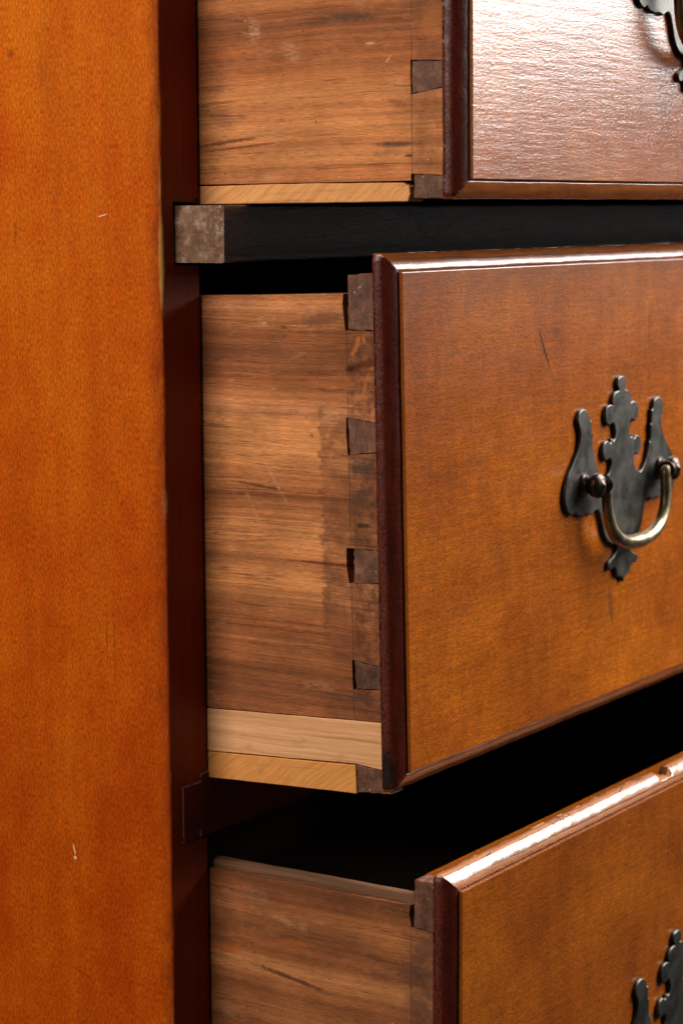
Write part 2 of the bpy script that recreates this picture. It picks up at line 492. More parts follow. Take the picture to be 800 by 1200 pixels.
M_PLATE = mat_metal('blackened_brass', (0.036, 0.033, 0.028), (0.080, 0.072, 0.060), 0.42)
M_BAIL = mat_metal('rubbed_brass', (0.14, 0.105, 0.055), (0.30, 0.235, 0.13), 0.33)
M_POST = mat_metal('brown_brass', (0.035, 0.022, 0.015), (0.075, 0.050, 0.034), 0.34)
M_SEAM = mat_flat('chalky_glue', (0.30, 0.19, 0.15))
M_BURN = mat_flat('old_glue_black', (0.018, 0.012, 0.009), 0.5)


# ------------------------------------------------------------------ geometry helpers
def link(name, me, parent=None, mats=(), smooth=False):
    o = bpy.data.objects.new(name, me)
    COL.objects.link(o)
    for mt in mats:
        me.materials.append(mt)
    if smooth:
        for p in me.polygons:
            p.use_smooth = True
    if parent is not None:
        o.parent = parent
    return o


def from_bm(name, bm, parent=None, mats=(), smooth=False):
    bmesh.ops.recalc_face_normals(bm, faces=bm.faces[:])
    me = bpy.data.meshes.new(name)
    bm.to_mesh(me)
    bm.free()
    me.transform(Matrix.Scale(MM, 4))
    return link(name, me, parent, mats, smooth)


def cap(bm, ring, pts, mat=0):
    """fill a closed concave outline with triangles that stay inside it"""
    n = len(pts)
    res = delaunay_2d_cdt([Vector(p) for p in pts], [], [list(range(n))], 1, 1e-6)
    out = []
    for f in res[2]:
        ids = []
        for i in f:
            o = res[3][i]
            if not o:
                break
            ids.append(o[0])
        if len(ids) == 3 and len(set(ids)) == 3:
            try:
                g = bm.faces.new([ring[i] for i in ids])
                g.material_index = mat
                out.append(g)
            except ValueError:
                pass
    return out


def add_box(bm, x0, x1, y0, y1, z0, z1, bev=0.0, mat=0):
    vs = [bm.verts.new((x, y, z)) for x in (x0, x1) for y in (y0, y1) for z in (z0, z1)]
    idx = ((0, 1, 3, 2), (4, 6, 7, 5), (0, 4, 5, 1), (2, 3, 7, 6), (0, 2, 6, 4), (1, 5, 7, 3))
    fs = [bm.faces.new([vs[i] for i in f]) for f in idx]
    for f in fs:
        f.material_index = mat
    if bev:
        es = list({e for f in fs for e in f.edges})
        bmesh.ops.bevel(bm, geom=es, offset=bev, segments=2, affect='EDGES', profile=0.5)
    return fs


def rough_edge(pts, step=3.0, amp=0.18, rnd=None):
    """resample a closed outline and let it waver like hand-cut wood"""
    rnd = rnd or random
    out = []
    n = len(pts)
    for i in range(n):
        a, b = Vector(pts[i]), Vector(pts[(i + 1) % n])
        L = (b - a).length
        k = max(1, int(L / step))
        nrm = Vector((-(b - a).y, (b - a).x)).normalized() if L > 0 else Vector((0, 0))
        for j in range(k):
            p = a.lerp(b, j / k)
            if j:
                p = p + nrm * rnd.uniform(-amp, amp)
            out.append((p.x, p.y))
    return out


def add_prism_x(bm, poly, x0, x1, ch=0.0, mat=0, outer_only=True):
    """outline in (y, z), thickness along x, a small chamfer round the x0 face"""
    n = len(poly)
    area2 = sum(poly[i][0] * poly[(i + 1) % n][1] - poly[(i + 1) % n][0] * poly[i][1] for i in range(n))
    s = 1 if area2 > 0 else -1
    rings = []
    if ch:
        inn = []
        for i in range(n):
            p, a, b = Vector(poly[i]), Vector(poly[i - 1]), Vector(poly[(i + 1) % n])
            t = (b - a).normalized()
            nr = Vector((-t.y, t.x)) * s
            q = p + nr * ch
            inn.append((q.x, q.y))
        rings.append([bm.verts.new((x0, y, z)) for y, z in inn])
        rings.append([bm.verts.new((x0 + ch, y, z)) for y, z in poly])
    else:
        rings.append([bm.verts.new((x0, y, z)) for y, z in poly])
    rings.append([bm.verts.new((x1, y, z)) for y, z in poly])
    cap(bm, rings[0], inn if ch else poly, mat)
    cap(bm, rings[-1], poly, mat)
    for a, b in zip(rings, rings[1:]):
        for i in range(n):
            bm.faces.new((a[i], a[(i + 1) % n], b[(i + 1) % n], b[i])).material_index = mat


def wob(t, seed, amp):
    return amp * (math.sin(t * 0.11 + seed) * 0.5 + math.sin(t * 0.37 + seed * 2.3) * 0.3 + math.sin(t * 0.71 + seed * 4.1) * 0.16 * (1 + math.sin(t * 0.053 + seed)))


def empty(name, loc, rot=(0, 0, 0)):
    o = bpy.data.objects.new(name, None)
    o.empty_display_size = 0.02
    COL.objects.link(o)
    o.location = Vector(loc) * MM
    o.rotation_euler = rot
    return o


def tag(o, label, cat, group=None):
    o['label'] = label
    o['category'] = cat
    if group:
        o['group'] = group


def catmull(P, k=5, closed=True):
    n = len(P)
    out = []
    for i in range(n if closed else n - 1):
        g = lambda j: Vector(P[j % n] if closed else P[min(max(j, 0), n - 1)])
        p0, p1, p2, p3 = g(i - 1), g(i), g(i + 1), g(i + 2)
        for j in range(k):
            t = j / k
            out.append(0.5 * ((2 * p1) + (p2 - p0) * t + (2 * p0 - 5 * p1 + 4 * p2 - p3) * t * t + (3 * p1 - p0 - 3 * p2 + p3) * t ** 3))
    if not closed:
        out.append(Vector(P[-1]))
    return out


# ------------------------------------------------------------------ carcass
XR, XR1 = 9.4, 860.0            # rails run from the left stile to the far one
WST = 24.9                      # inner face of the carcass side
DEPTH = 470.0
ZTOP, ZBOT = 300.0, -560.0

case = empty('chest_of_drawers', (0, 0, ZBOT))
tag(case, 'amber varnished chest of drawers with its dark front edge and open carcass', 'chest of drawers')


def P_case(bm):     # the case's meshes are built in world millimetres, then moved under the empty
    for v in bm.verts:
        v.co.z -= ZBOT
    return bm


def case_part(name, bm, mats, parent=None, smooth=False):
    o = from_bm(name, bm if parent is not None else P_case(bm), parent or case, mats, smooth)
    return o


# side board: outer skin with a softly worn corner
bm = bmesh.new()
nz = 430
prof_n = 6
cols = []
for i in range(nz + 1):
    z = ZBOT + (ZTOP - ZBOT) * i / nz
    rad = 1.1 + wob(z, 1.3, 0.5)
    dx = wob(z, 2.2, 0.22) + 0.12 * random.uniform(-1, 1)
    for (zc_, hw, dp) in ((-97.5, 5.5, 1.3), (-76, 2.0, 0.7), (-3, 14, 0.45), (-272, 6, 0.8), (-196, 3, 0.5), (60, 10, 0.4)):
        k = abs(z - zc_) / hw
        if k < 1:
            rad += dp * (1 - k * k)
    rad = max(0.35, rad)
    row = [bm.verts.new((7.0, 0, z))]
    row.append(bm.verts.new((rad + dx + 0.02, 0, z)))
    for j in range(1, prof_n + 1):
        a = math.pi / 2 * j / prof_n
        row.append(bm.verts.new((rad * (1 - math.sin(a)) + dx * (1 - j / prof_n), rad * (1 - math.cos(a)), z)))
    row.append(bm.verts.new((0, DEPTH, z)))
    row.append(bm.verts.new((7.0, DEPTH, z)))
    cols.append(row)
for a, b in zip(cols, cols[1:]):
    n = len(a)
    for j in range(n):
        f = bm.faces.new((a[j], a[(j + 1) % n], b[(j + 1) % n], b[j]))
        f.material_index = 1 if j < 1 else 0
        f.smooth = 0 < j < prof_n + 1
bm.faces.new(cols[0])
bm.faces.new(cols[-1])
# the object's own frame stays at world zero height for the marks of its material
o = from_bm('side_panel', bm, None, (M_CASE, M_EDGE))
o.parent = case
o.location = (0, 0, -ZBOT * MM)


def case_world(name, bm, mats, parent=case, smooth=False, mats_fix=None):
    o = from_bm(name, bm, None, mats, smooth)
    o.parent = parent
    if parent is case:
        o.location = (0, 0, -ZBOT * MM)
    return o


# stile: the front of the side board with the housings cut for the rails
ZR1, ZR0 = 20.3, -2.2           # loose rail
ZQ1, ZQ0 = -216.0, -239.5       # rail still home
bm = bmesh.new()
out = [(7.0, ZBOT), (WST, ZBOT), (WST, ZQ0 - 0.8), (8.2, ZQ0 - 0.3), (8.2, ZQ1 + 0.4), (20.4, ZQ1 + 0.4), (20.6, ZQ1 + 3.4), (WST, ZQ1 + 3.7),
       (WST, ZR0 - 1.6), (8.4, ZR0 - 0.9), (8.0, ZR1 + 1.6), (22.6, ZR1 + 1.2), (22.8, ZR1 + 3.0), (WST, ZR1 + 3.2), (WST, ZTOP), (7.0, ZTOP)]
v0 = [bm.verts.new((x, 0.0, z)) for x, z in out]
v1 = [bm.verts.new((x, 45.0, z)) for x, z in out]
cap(bm, v0, out)
cap(bm, v1, out)
n = len(out)
for i in range(n):
    bm.faces.new((v0[i], v0[(i + 1) % n], v1[(i + 1) % n], v1[i]))
stile = case_world('front_stile', bm, (M_EDGE,))
# rest of the side board's thickness behind the stile
bm = bmesh.new()
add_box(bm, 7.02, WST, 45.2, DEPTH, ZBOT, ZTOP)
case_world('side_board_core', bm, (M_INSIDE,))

# loose rail, pushed out of its housing
bm = bmesh.new()
add_box(bm, XR, XR1, -23.5, 18, ZR0, ZR1)
bmesh.ops.subdivide_edges(bm, edges=[e for e in bm.edges if abs(e.verts[0].co.x - e.verts[1].co.x) > 1], cuts=120)
bmesh.ops.subdivide_edges(bm, edges=[e for e in bm.edges if abs(e.verts[0].co.z - e.verts[1].co.z) > 1 and abs(e.verts[0].co.x - XR) < 0.1], cuts=5)
front_es = [e for e in bm.edges if all(abs(v.co.y + 23.5) < 0.01 for v in e.verts)
            and (all(abs(v.co.z - ZR0) < 0.01 for v in e.verts) or all(abs(v.co.z - ZR1) < 0.01 for v in e.verts))]
bmesh.ops.bevel(bm, geom=front_es, offset=0.9, segments=3, affect='EDGES', profile=0.5)
for v in bm.verts:
    if v.co.x < XR + 0.1:
        v.co.y += wob(v.co.z * 3 + v.co.y, 1.0, 0.25)
        v.co.x += wob(v.co.z * 5 + v.co.y * 4, 2.0, 0.12)
    elif v.co.y < -20:
        v.co.z += wob(v.co.x, 5.0, 0.14)
        v.co.y += wob(v.co.x + v.co.z * 3, 3.0, 0.12)
for f in bm.faces:
    f.material_index = 1 if abs(f.calc_center_median().x - XR) < 0.3 else 0
loose = case_world('loose_drawer_rail', bm, (M_RAIL, M_RAILEND))
loose['label'] = 'black drawer rail slipped forward out of its housing, bare end grain showing'

# flush rail
bm = bmesh.new()
add_box(bm, XR - 0.4, XR1, 0.15, 42, ZQ0, ZQ1)
add_box(bm, 21.6, XR1, 0.25, 42, ZQ1 - 0.05, ZQ1 + 2.8)
case_world('drawer_rail', bm, (M_RAIL2,))
# chalky old glue in the joint round it
bm = bmesh.new()
random.seed(3)
def seam(pts, w0=0.15, w1=0.75):
    for (a, b) in zip(pts, pts[1:]):
        A, B = Vector(a), Vector(b)
        L = (B - A).length
        k = max(2, int(L / 1.0))
        t = (B - A).normalized()
        nr = Vector((-t.y, t.x))
        rows = []
        for i in range(k + 1):
            p = A.lerp(B, i / k)
            w = random.uniform(w0, w1) / 2
            rows.append([bm.verts.new((q.x, yy, q.y)) for q in (p - nr * w, p + nr * w) for yy in (-0.22, 0.4)])
        for r, s in zip(rows, rows[1:]):
            if random.random() < 0.07:
                continue
            bm.faces.new((r[0], r[2], s[2], s[0]))
            bm.faces.new((r[0], s[0], s[1], r[1]))
            bm.faces.new((r[2], r[3], s[3], s[2]))
seam([(8.7, ZQ0 + 0.2), (8.6, ZQ1 + 0.2), (20.6, ZQ1 - 0.1)])
seam([(20.6, ZQ1 - 0.2), (21.0, ZQ1 + 3.0), (26.0, ZQ1 + 3.3)], 0.3, 0.7)
seam([(20.3, ZQ0 + 3.2), (20.4, ZQ0 + 0.2)], 0.1, 0.3)
case_world('glue_seam', bm, (M_SEAM,))

# remaining carcass: far side, back, top, bottom, dust boards
bm = bmesh.new()
add_box(bm, XR1 - 12, XR1 + 12, 0, DEPTH, ZBOT, ZTOP)
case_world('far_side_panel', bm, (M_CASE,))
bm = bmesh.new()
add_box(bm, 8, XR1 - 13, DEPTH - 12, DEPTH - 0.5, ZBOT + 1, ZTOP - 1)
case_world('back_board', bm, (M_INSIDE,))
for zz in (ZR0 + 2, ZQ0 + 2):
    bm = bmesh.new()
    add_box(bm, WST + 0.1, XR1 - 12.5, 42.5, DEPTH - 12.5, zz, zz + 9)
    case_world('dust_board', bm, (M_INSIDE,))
bm = bmesh.new()
add_box(bm, -18, XR1 + 30, -22, DEPTH + 4, ZTOP + 0.1, ZTOP + 22, 3)
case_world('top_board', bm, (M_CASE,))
bm = bmesh.new()
add_box(bm, WST + 0.1, XR1 - 12.5, 0.4, 42, 190, ZTOP - 0.1)
case_world('top_rail', bm, (M_RAIL2,))
bm = bmesh.new()
add_box(bm, WST + 0.1, XR1 - 12.5, 0.5, DEPTH - 12.5, ZBOT + 0.3, ZBOT + 40)
case_world('bottom_rail', bm, (M_EDGE,))

# ------------------------------------------------------------------ drawers
XS, XL, XO, TL = 26.7, 20.14, 27.4, 8.8
INS = XO - XL
WID = 838.0


def ring_profile():
    """(inset from the outline, depth behind the face) from the back of the lip round to the quirk"""
    p = [(0.0, TL), (0.0, TL - 1.4), (0.25, 5.3)]
    A, B = Vector((0.75, 4.75)), Vector((6.2, 1.45))
    for j in range(9):
        t = j / 8
        q = A.lerp(B, t) + Vector((-0.518, -0.855)) * 0.50 * 4 * t * (1 - t)
        p.append((q.x, q.y))
    p += [(6.6, 1.5), (7.0, 2.4), (INS + 0.3, 2.4)]
    return p


def make_moulding(front, e, z0, z1, zc, mats, seed, nick=None):
    bm = bmesh.new()
    prof = ring_profile()
    x0, x1 = XL, XL + WID
    sides = []
    # walk the outline: bottom (x+), right (z+), top (x-), left (z-)
    def seg(a, b, n):
        return [(a[0] + (b[0] - a[0]) * i / n, a[1] + (b[1] - a[1]) * i / n) for i in range(n)]
    NZ = 130
    path = [(p, 'b') for p in seg((x0, z0), (x0 + 280, z0), 350) + seg((x0 + 280, z0), (x1, z0), 60)] + [(p, 'r') for p in seg((x1, z0), (x1, z1), NZ)] + \
           [(p, 't') for p in seg((x1, z1), (x0 + 280, z1), 60) + seg((x0 + 280, z1), (x0, z1), 350)] + [(p, 'l') for p in seg((x0, z1), (x0, z0), NZ)]
    n = len(path)
    rows = []
    for i, ((px, pz), sd) in enumerate(path):
        prev = path[i - 1][1]
        row = []
        for k, (ins, dep) in enumerate(prof):
            fx = ins if px < x0 + 0.01 else (-ins if px > x1 - 0.01 else None)
            fz = ins if pz < z0 + 0.01 else (-ins if pz > z1 - 0.01 else None)
            corner = fx is not None and fz is not None
            x, z = px, pz
            wv = wob(px if sd in 'bt' else pz * 1.3, seed + (k * 0.13) + {'b': 0, 'r': 2, 't': 4, 'l': 6}[sd], 0.16)
            if k > len(prof) - 3:
                wv *= 0.2
            if fx is not None:
                x = px + fx + (0 if corner else wv)
            if fz is not None:
                z = pz + fz + (0 if corner else wv)
            if fx is None:      # squeeze the run so that the corners mitre
                x = min(max(px, x0 + ins), x1 - ins)
            if fz is None:
                z = min(max(pz, z0 + ins), z1 - ins)
            y = -e + dep + (0 if corner else wob(px + pz, seed + 9 + k * 0.1, 0.06))
            if corner and k < 4:   # handling has rounded the corners
                x += (0.7 if px < x0 + 1 else -0.7)
                z += (0.7 if pz < z0 + 1 else -0.7)
            if nick and sd == 't':
                nx, nw, nd = nick
                t = (px - nx) / nw
                if 0 <= t <= 1 and k < 7:
                    d = nd * (t ** 0.6) * (1 - k / 9) * (1 + 0.25 * math.sin(px * 3 + k))
                    z -= d * 1.3
                    y += 0.3 * d
            row.append(bm.verts.new((x, y, z - zc)))
        rows.append((row, sd))
    for i in range(n):
        a, sd = rows[i]
        b = rows[(i + 1) % n][0]
        for k in range(len(prof) - 1):
            f = bm.faces.new((a[k], b[k], b[k + 1], a[k + 1]))
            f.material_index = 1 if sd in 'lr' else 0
            f.smooth = True
    # back of the lip
    f = bm.faces.new([r[0][0] for r in rows])
    f.material_index = 1
    bmesh.ops.triangulate(bm, faces=[f])
    bmesh.ops.remove_doubles(bm, verts=bm.verts[:], dist=0.002)
    return from_bm('edge_moulding', bm, front, mats)


PULL_HALF = [(0, 41.5), (3.4, 40.6), (4.8, 38.2), (4.0, 36.2), (2.8, 35.0), (6.2, 34.6), (8.9, 32.6), (10.0, 29.6), (9.0, 28.6),
             (11.6, 29.2), (15.2, 28.4), (17.2, 25.4), (16.6, 21.8), (13.4, 19.6), (10.0, 20.6), (8.0, 19.4), (7.0, 16.0), (7.6, 13.8), (9.4, 12.8), (10.8, 13.8),
             (12.4, 11.8), (14.8, 13.2), (18.2, 12.4), (20.2, 9.4), (19.6, 6.0), (16.6, 4.0), (13.6, 4.8), (11.6, 3.4), (12.2, 0.6), (14.6, -2.2), (19.0, -3.9),
             (22.4, -1.8), (26.0, 2.4), (28.2, 8.2), (28.0, 9.4), (29.6, 9.2), (30.0, 16.0), (29.6, 17.4), (31.0, 17.2), (31.2, 22.0), (31.0, 23.6), (32.6, 23.8), (34.2, 27.6), (38.2, 29.2), (42.2, 28.2), (44.4, 25.0),
             (43.6, 22.6), (42.0, 19.4), (42.4, 15.4), (44.6, 11.0), (49.6, 5.6), (54.6, 0.4), (57.4, -5.6), (57.2, -11.0), (54.6, -15.2), (50.4, -16.9),
             (47.8, -15.8), (45.0, -17.4), (40.2, -18.2), (35.4, -17.8), (31.4, -18.6), (27.4, -17.0), (24.2, -18.0), (22.2, -22.0), (19.4, -28.6), (15.0, -33.0), (9.6, -34.8),
             (6.2, -35.6), (6.4, -38.0), (9.6, -40.2), (14.2, -41.8), (15.6, -43.6), (13.6, -45.8), (9.6, -45.4), (7.6, -46.6), (6.6, -49.6), (3.0, -50.2), (0, -53.0)]


def outline_pull():
    pts = catmull(PULL_HALF, 3, closed=False)
    half = [(p.x, p.y) for p in pts]
    half[0] = (0, half[0][1])
    half[-1] = (0, half[-1][1])
    return half + [(-x, y) for x, y in reversed(half[1:-1])]


def tube(bm, pts, rad, n=14, cap=True):
    rings = []
    for i, p in enumerate(pts):
        t = (pts[min(i + 1, len(pts) - 1)] - pts[max(i - 1, 0)]).normalized()
        ref = Vector((0, 1, 0)) if abs(t.y) < 0.9 else Vector((1, 0, 0))
        a = t.cross(ref).normalized()
        b = t.cross(a)
        r = rad[i] if isinstance(rad, (list, tuple)) else rad
        rings.append([bm.verts.new(p + (a * math.cos(2 * math.pi * k / n) + b * math.sin(2 * math.pi * k / n)) * r) for k in range(n)])
    for q, s in zip(rings, rings[1:]):
        for k in range(n):
            bm.faces.new((q[k], q[(k + 1) % n], s[(k + 1) % n], s[k])).smooth = True
    if cap:
        bm.faces.new(rings[0])
        bm.faces.new(rings[-1])


def lathe_y(bm, prof, cx, cz, n=24):
    """profile of (radius, y) turned about an axis along y"""
    rings = []
    for r, y in prof:
        rings.append([bm.verts.new((cx + r * math.cos(2 * math.pi * k / n), y, cz + r * math.sin(2 * math.pi * k / n))) for k in range(n)])
    for q, s in zip(rings, rings[1:]):
        for k in range(n):
            bm.faces.new((q[k], q[(k + 1) % n], s[(k + 1) % n], s[k])).smooth = True
    bm.faces.new(rings[0])
    bm.faces.new(rings[-1])


def make_pull(drawer, px, pz, e):
    """bat-wing pull: pierced-look plate, two turned posts and a swinging bail; local origin at the plate's middle"""
    out = outline_pull()
    n = len(out)
    bm = bmesh.new()
    area2 = sum(out[i][0] * out[(i + 1) % n][1] - out[(i + 1) % n][0] * out[i][1] for i in range(n))
    s = 1 if area2 > 0 else -1
    def off(d):
        q = []
        for i in range(n):
            a, b = Vector(out[i - 1]), Vector(out[(i + 1) % n])
            t = (b - a).normalized()
            p = Vector(out[i]) + Vector((-t.y, t.x)) * s * d
            q.append((p.x, p.y))
        return q
    rings = [[bm.verts.new((x, y, z)) for x, z in off(d)] for d, y in ((0.0, 0.1), (0.0, -1.3), (0.22, -1.75), (0.6, -2.0))]
    for a, b in zip(rings, rings[1:]):
        for i in range(n):
            f = bm.faces.new((a[i], a[(i + 1) % n], b[(i + 1) % n], b[i]))
            f.smooth = True
    cap(bm, rings[-1], off(0.6))
    cap(bm, rings[0], off(0.0))
    plate = from_bm('drawer_pull', bm, drawer, (M_PLATE,))
    plate.location = Vector((px, -e, pz)) * MM
    for sgn in (-1, 1):
        bm = bmesh.new()
        lathe_y(bm, [(5.2, -1.9), (5.3, -2.5), (4.4, -3.2), (3.8, -4.2), (4.0, -5.4), (4.8, -6.2), (5.4, -7.0), (5.7, -8.6), (5.5, -9.8), (4.7, -10.8), (3.2, -11.5), (1.4, -11.8), (0.9, -12.3), (0.3, -12.5)], 0, 0)
        tube(bm, [Vector((-sgn * 3.5, -8.8, 0)), Vector((-sgn * 6.4, -8.8, 0)), Vector((-sgn * 6.6, -8.8, 0)), Vector((-sgn * 7.3, -8.8, 0))], [3.6, 3.6, 4.3, 4.0], 16)
        p = from_bm('post', bm, plate, (M_POST,))
        p.location = Vector((sgn * 39.5, 0, -4.3)) * MM
    bm = bmesh.new()
    ctrl = [(-36, -8.8, -4.3), (-31.6, -8.8, -4.6), (-30.9, -9.0, -9), (-30.6, -9.2, -15.5), (-28.8, -9.3, -21.8), (-24.0, -9.4, -27.8), (-16.5, -9.4, -31.6), (-8, -9.5, -33.2),
            (0, -9.6, -33.4)]
    ctrl = ctrl + [(-x, y, z) for x, y, z in reversed(ctrl[:-1])]
    pts = catmull(ctrl, 6, closed=False)
    rad = []
    for p in pts:
        k = abs(p.x) / 31
        rad.append(2.6 if p.z > -7 else 2.5 + 0.95 * max(0, 1 - k) ** 0.6)
    tube(bm, pts, rad, 16)
    b = from_bm('bail', bm, plate, (M_BAIL,))
    return plate


def make_drawer(label, e, tilt, skew, zc, z0, z1, body, ztop_side, zbot_side, yj, pins, mat_face, mat_sd, seed,
                strips=(), nick=None, bead=False, mats_top=None, pull=None, joint_gap=()):
    d = empty('drawer', (0, 0, zc), (tilt, 0, skew))
    tag(d, label, 'drawer', 'drawers pulled open')
    rnd = random.Random(seed * 13 + 5)
    # --- front board: raised face plus the body behind the lip
    bm = bmesh.new()
    add_box(bm, XO, XL + WID - INS, -e, -e + TL - 0.2, z0 + INS - zc, z1 - INS - zc, 0.35)
    add_box(bm, XS + 9.5, XL + WID - 16, -e + TL + 0.05, -yj, body[0] - zc, body[1] - zc, 0.5)
    front = from_bm('drawer_front', bm, d, (mat_face,))
    make_moulding(front, e, z0, z1, zc, mats_top, seed, nick)
    # --- left side with sockets for the pins
    yf, yb = -e + TL + 0.1, 400.0
    k = 0.25
    notch = []
    for P in sorted(pins, key=lambda P: -max(q[1] for q in P)):   # from the top down; P: front-top, back-top, back-bottom, front-bottom
        notch.append(P)
    poly = [(yb, ztop_side(yb)), ]
    for t in range(1, 40):
        yy = yb + (-yj - 0.8 - yb) * t / 40
        poly.append((yy, ztop_side(yy) + rnd.uniform(-0.12, 0.12)))
    top_open = False
    first = notch[0]
    if max(q[1] for q in first) >= ztop_side(-yj) - 0.5:
        poly += [(-yj + 1.0, ztop_side(-yj)), (-yj + 1.6, min((first[1][1] + first[2][1]) / 2, ztop_side(-yj) - 4)), (-yj + 0.5, first[2][1] - 0.3), (yf, first[3][1] - 0.2)]
        rest = notch[1:]
    else:
        poly += [(yf, ztop_side(yf))]
        rest = notch
    last_open = None
    for P in rest:
        gap = rnd.uniform(0.2, 0.5)
        g2 = joint_gap[notch.index(P)] if joint_gap else 0.5
        if max(q[1] for q in P) <= zbot_side(-yj):
            continue
        if min(q[1] for q in P) <= zbot_side(-yj) + 1.0:
            last_open = P
            continue
        poly += [(yf, P[0][1] + 0.15), (-yj + g2 * 0.9, P[1][1] + gap), (-yj + g2, (P[1][1] + P[2][1]) / 2), (-yj + g2 * 0.5, P[2][1] - 0.2), (yf, P[3][1] - 0.2)]
    zb = zbot_side
    if last_open:
        poly += [(yf, last_open[0][1] + 0.2), (-yj + 0.3, last_open[1][1] + 0.2), (-yj + 0.4, zb(-yj))]
    else:
        poly += [(yf, zb(yf))]
    for t in range(1, 41):
        yy = -yj + (yb + yj) * t / 40
        poly.append((yy, zb(yy) + rnd.uniform(-0.05, 0.05)))
    poly = [(y, z - zc) for y, z in poly]
    bm = bmesh.new()
    add_prism_x(bm, poly, XS, XS + 11.0, 0.15)
    sb = from_bm('side_board', bm, d, (mat_sd,))
    if bead:   # a bead planed along the top of the side, set a little in
        bm = bmesh.new()
        pr = [(XS + 2.9, -1.0), (XS + 2.9, 1.0), (XS + 3.3, 2.2), (XS + 4.4, 3.2), (XS + 6.2, 3.6), (XS + 8.6, 3.2), (XS + 9.9, 1.9), (XS + 10.4, -1.0)]
        ys = [-yj - 0.6 + i * 4.0 for i in range(118)]
        rows = [[bm.verts.new((x + wob(yy, 3, 0.1), yy, ztop_side(yy) + dz - zc + wob(yy, 1, 0.12))) for x, dz in pr] for yy in ys]
        for a, b in zip(rows, rows[1:]):
            for i in range(len(pr) - 1):
                bm.faces.new((a[i], a[i + 1], b[i + 1], b[i])).smooth = True
        bm.faces.new(rows[0])
        bm.faces.new(rows[-1])
        from_bm('top_bead', bm, sb, (M_BEAD,))
    # --- the pins: end grain of the front board
    for P in pins:
        pp = rough_edge([(P[0][0], P[0][1] - zc), (P[1][0], P[1][1] - zc), (P[2][0], P[2][1] - zc), (P[3][0], P[3][1] - zc)], 1.6, 0.28, rnd)
        bm = bmesh.new()
        add_prism_x(bm, pp, XS + 0.15, XS + 9.4, 0.25)
        from_bm('dovetail_pin', bm, front, (M_PIN,))
    for (nm, pl, mt, proud) in strips:
        pp = rough_edge([(y, z - zc) for y, z in pl], 6.0, 0.08, rnd)
        bm = bmesh.new()
        add_prism_x(bm, pp, XS - proud, XS + 11.0, 0.3)
        from_bm(nm, bm, d, (mt,))
    # --- bottom, back and far side
    bm = bmesh.new()
    zb0 = zb(0) - zc
    add_box(bm, XS + 11.1, XL + WID - 24, -yj + 0.2, 399, zb0 + 5, zb0 + 12)
    from_bm('bottom_board', bm, d, (M_INSIDE,))
    bm = bmesh.new()
    add_box(bm, XS + 11.1, XL + WID - 24, 388, 400, zb0 + 12.2, ztop_side(390) - zc - 4)
    from_bm('back_board', bm, d, (M_INSIDE,))
    bm = bmesh.new()
    add_box(bm, XL + WID - 23.5, XL + WID - 12, -yj + 0.2, 400, zb0, ztop_side(390) - zc)
    from_bm('far_side_board', bm, d, (M_INSIDE,))
    if pull:
        make_pull(d, pull[0], pull[1] - zc, e)
    return d


def L(y0, z0, y1, z1):
    return lambda y: z0 + (z1 - z0) * (y - y0) / (y1 - y0)


# tints of the old drawer sides
TAN = (0.47, 0.215, 0.085)
MID = (0.36, 0.150, 0.058)
BRN = (0.255, 0.098, 0.038)
DRK = (0.175, 0.068, 0.030)
ROSY = (0.42, 0.19, 0.088)
STAIN = (0.105, 0.042, 0.023)

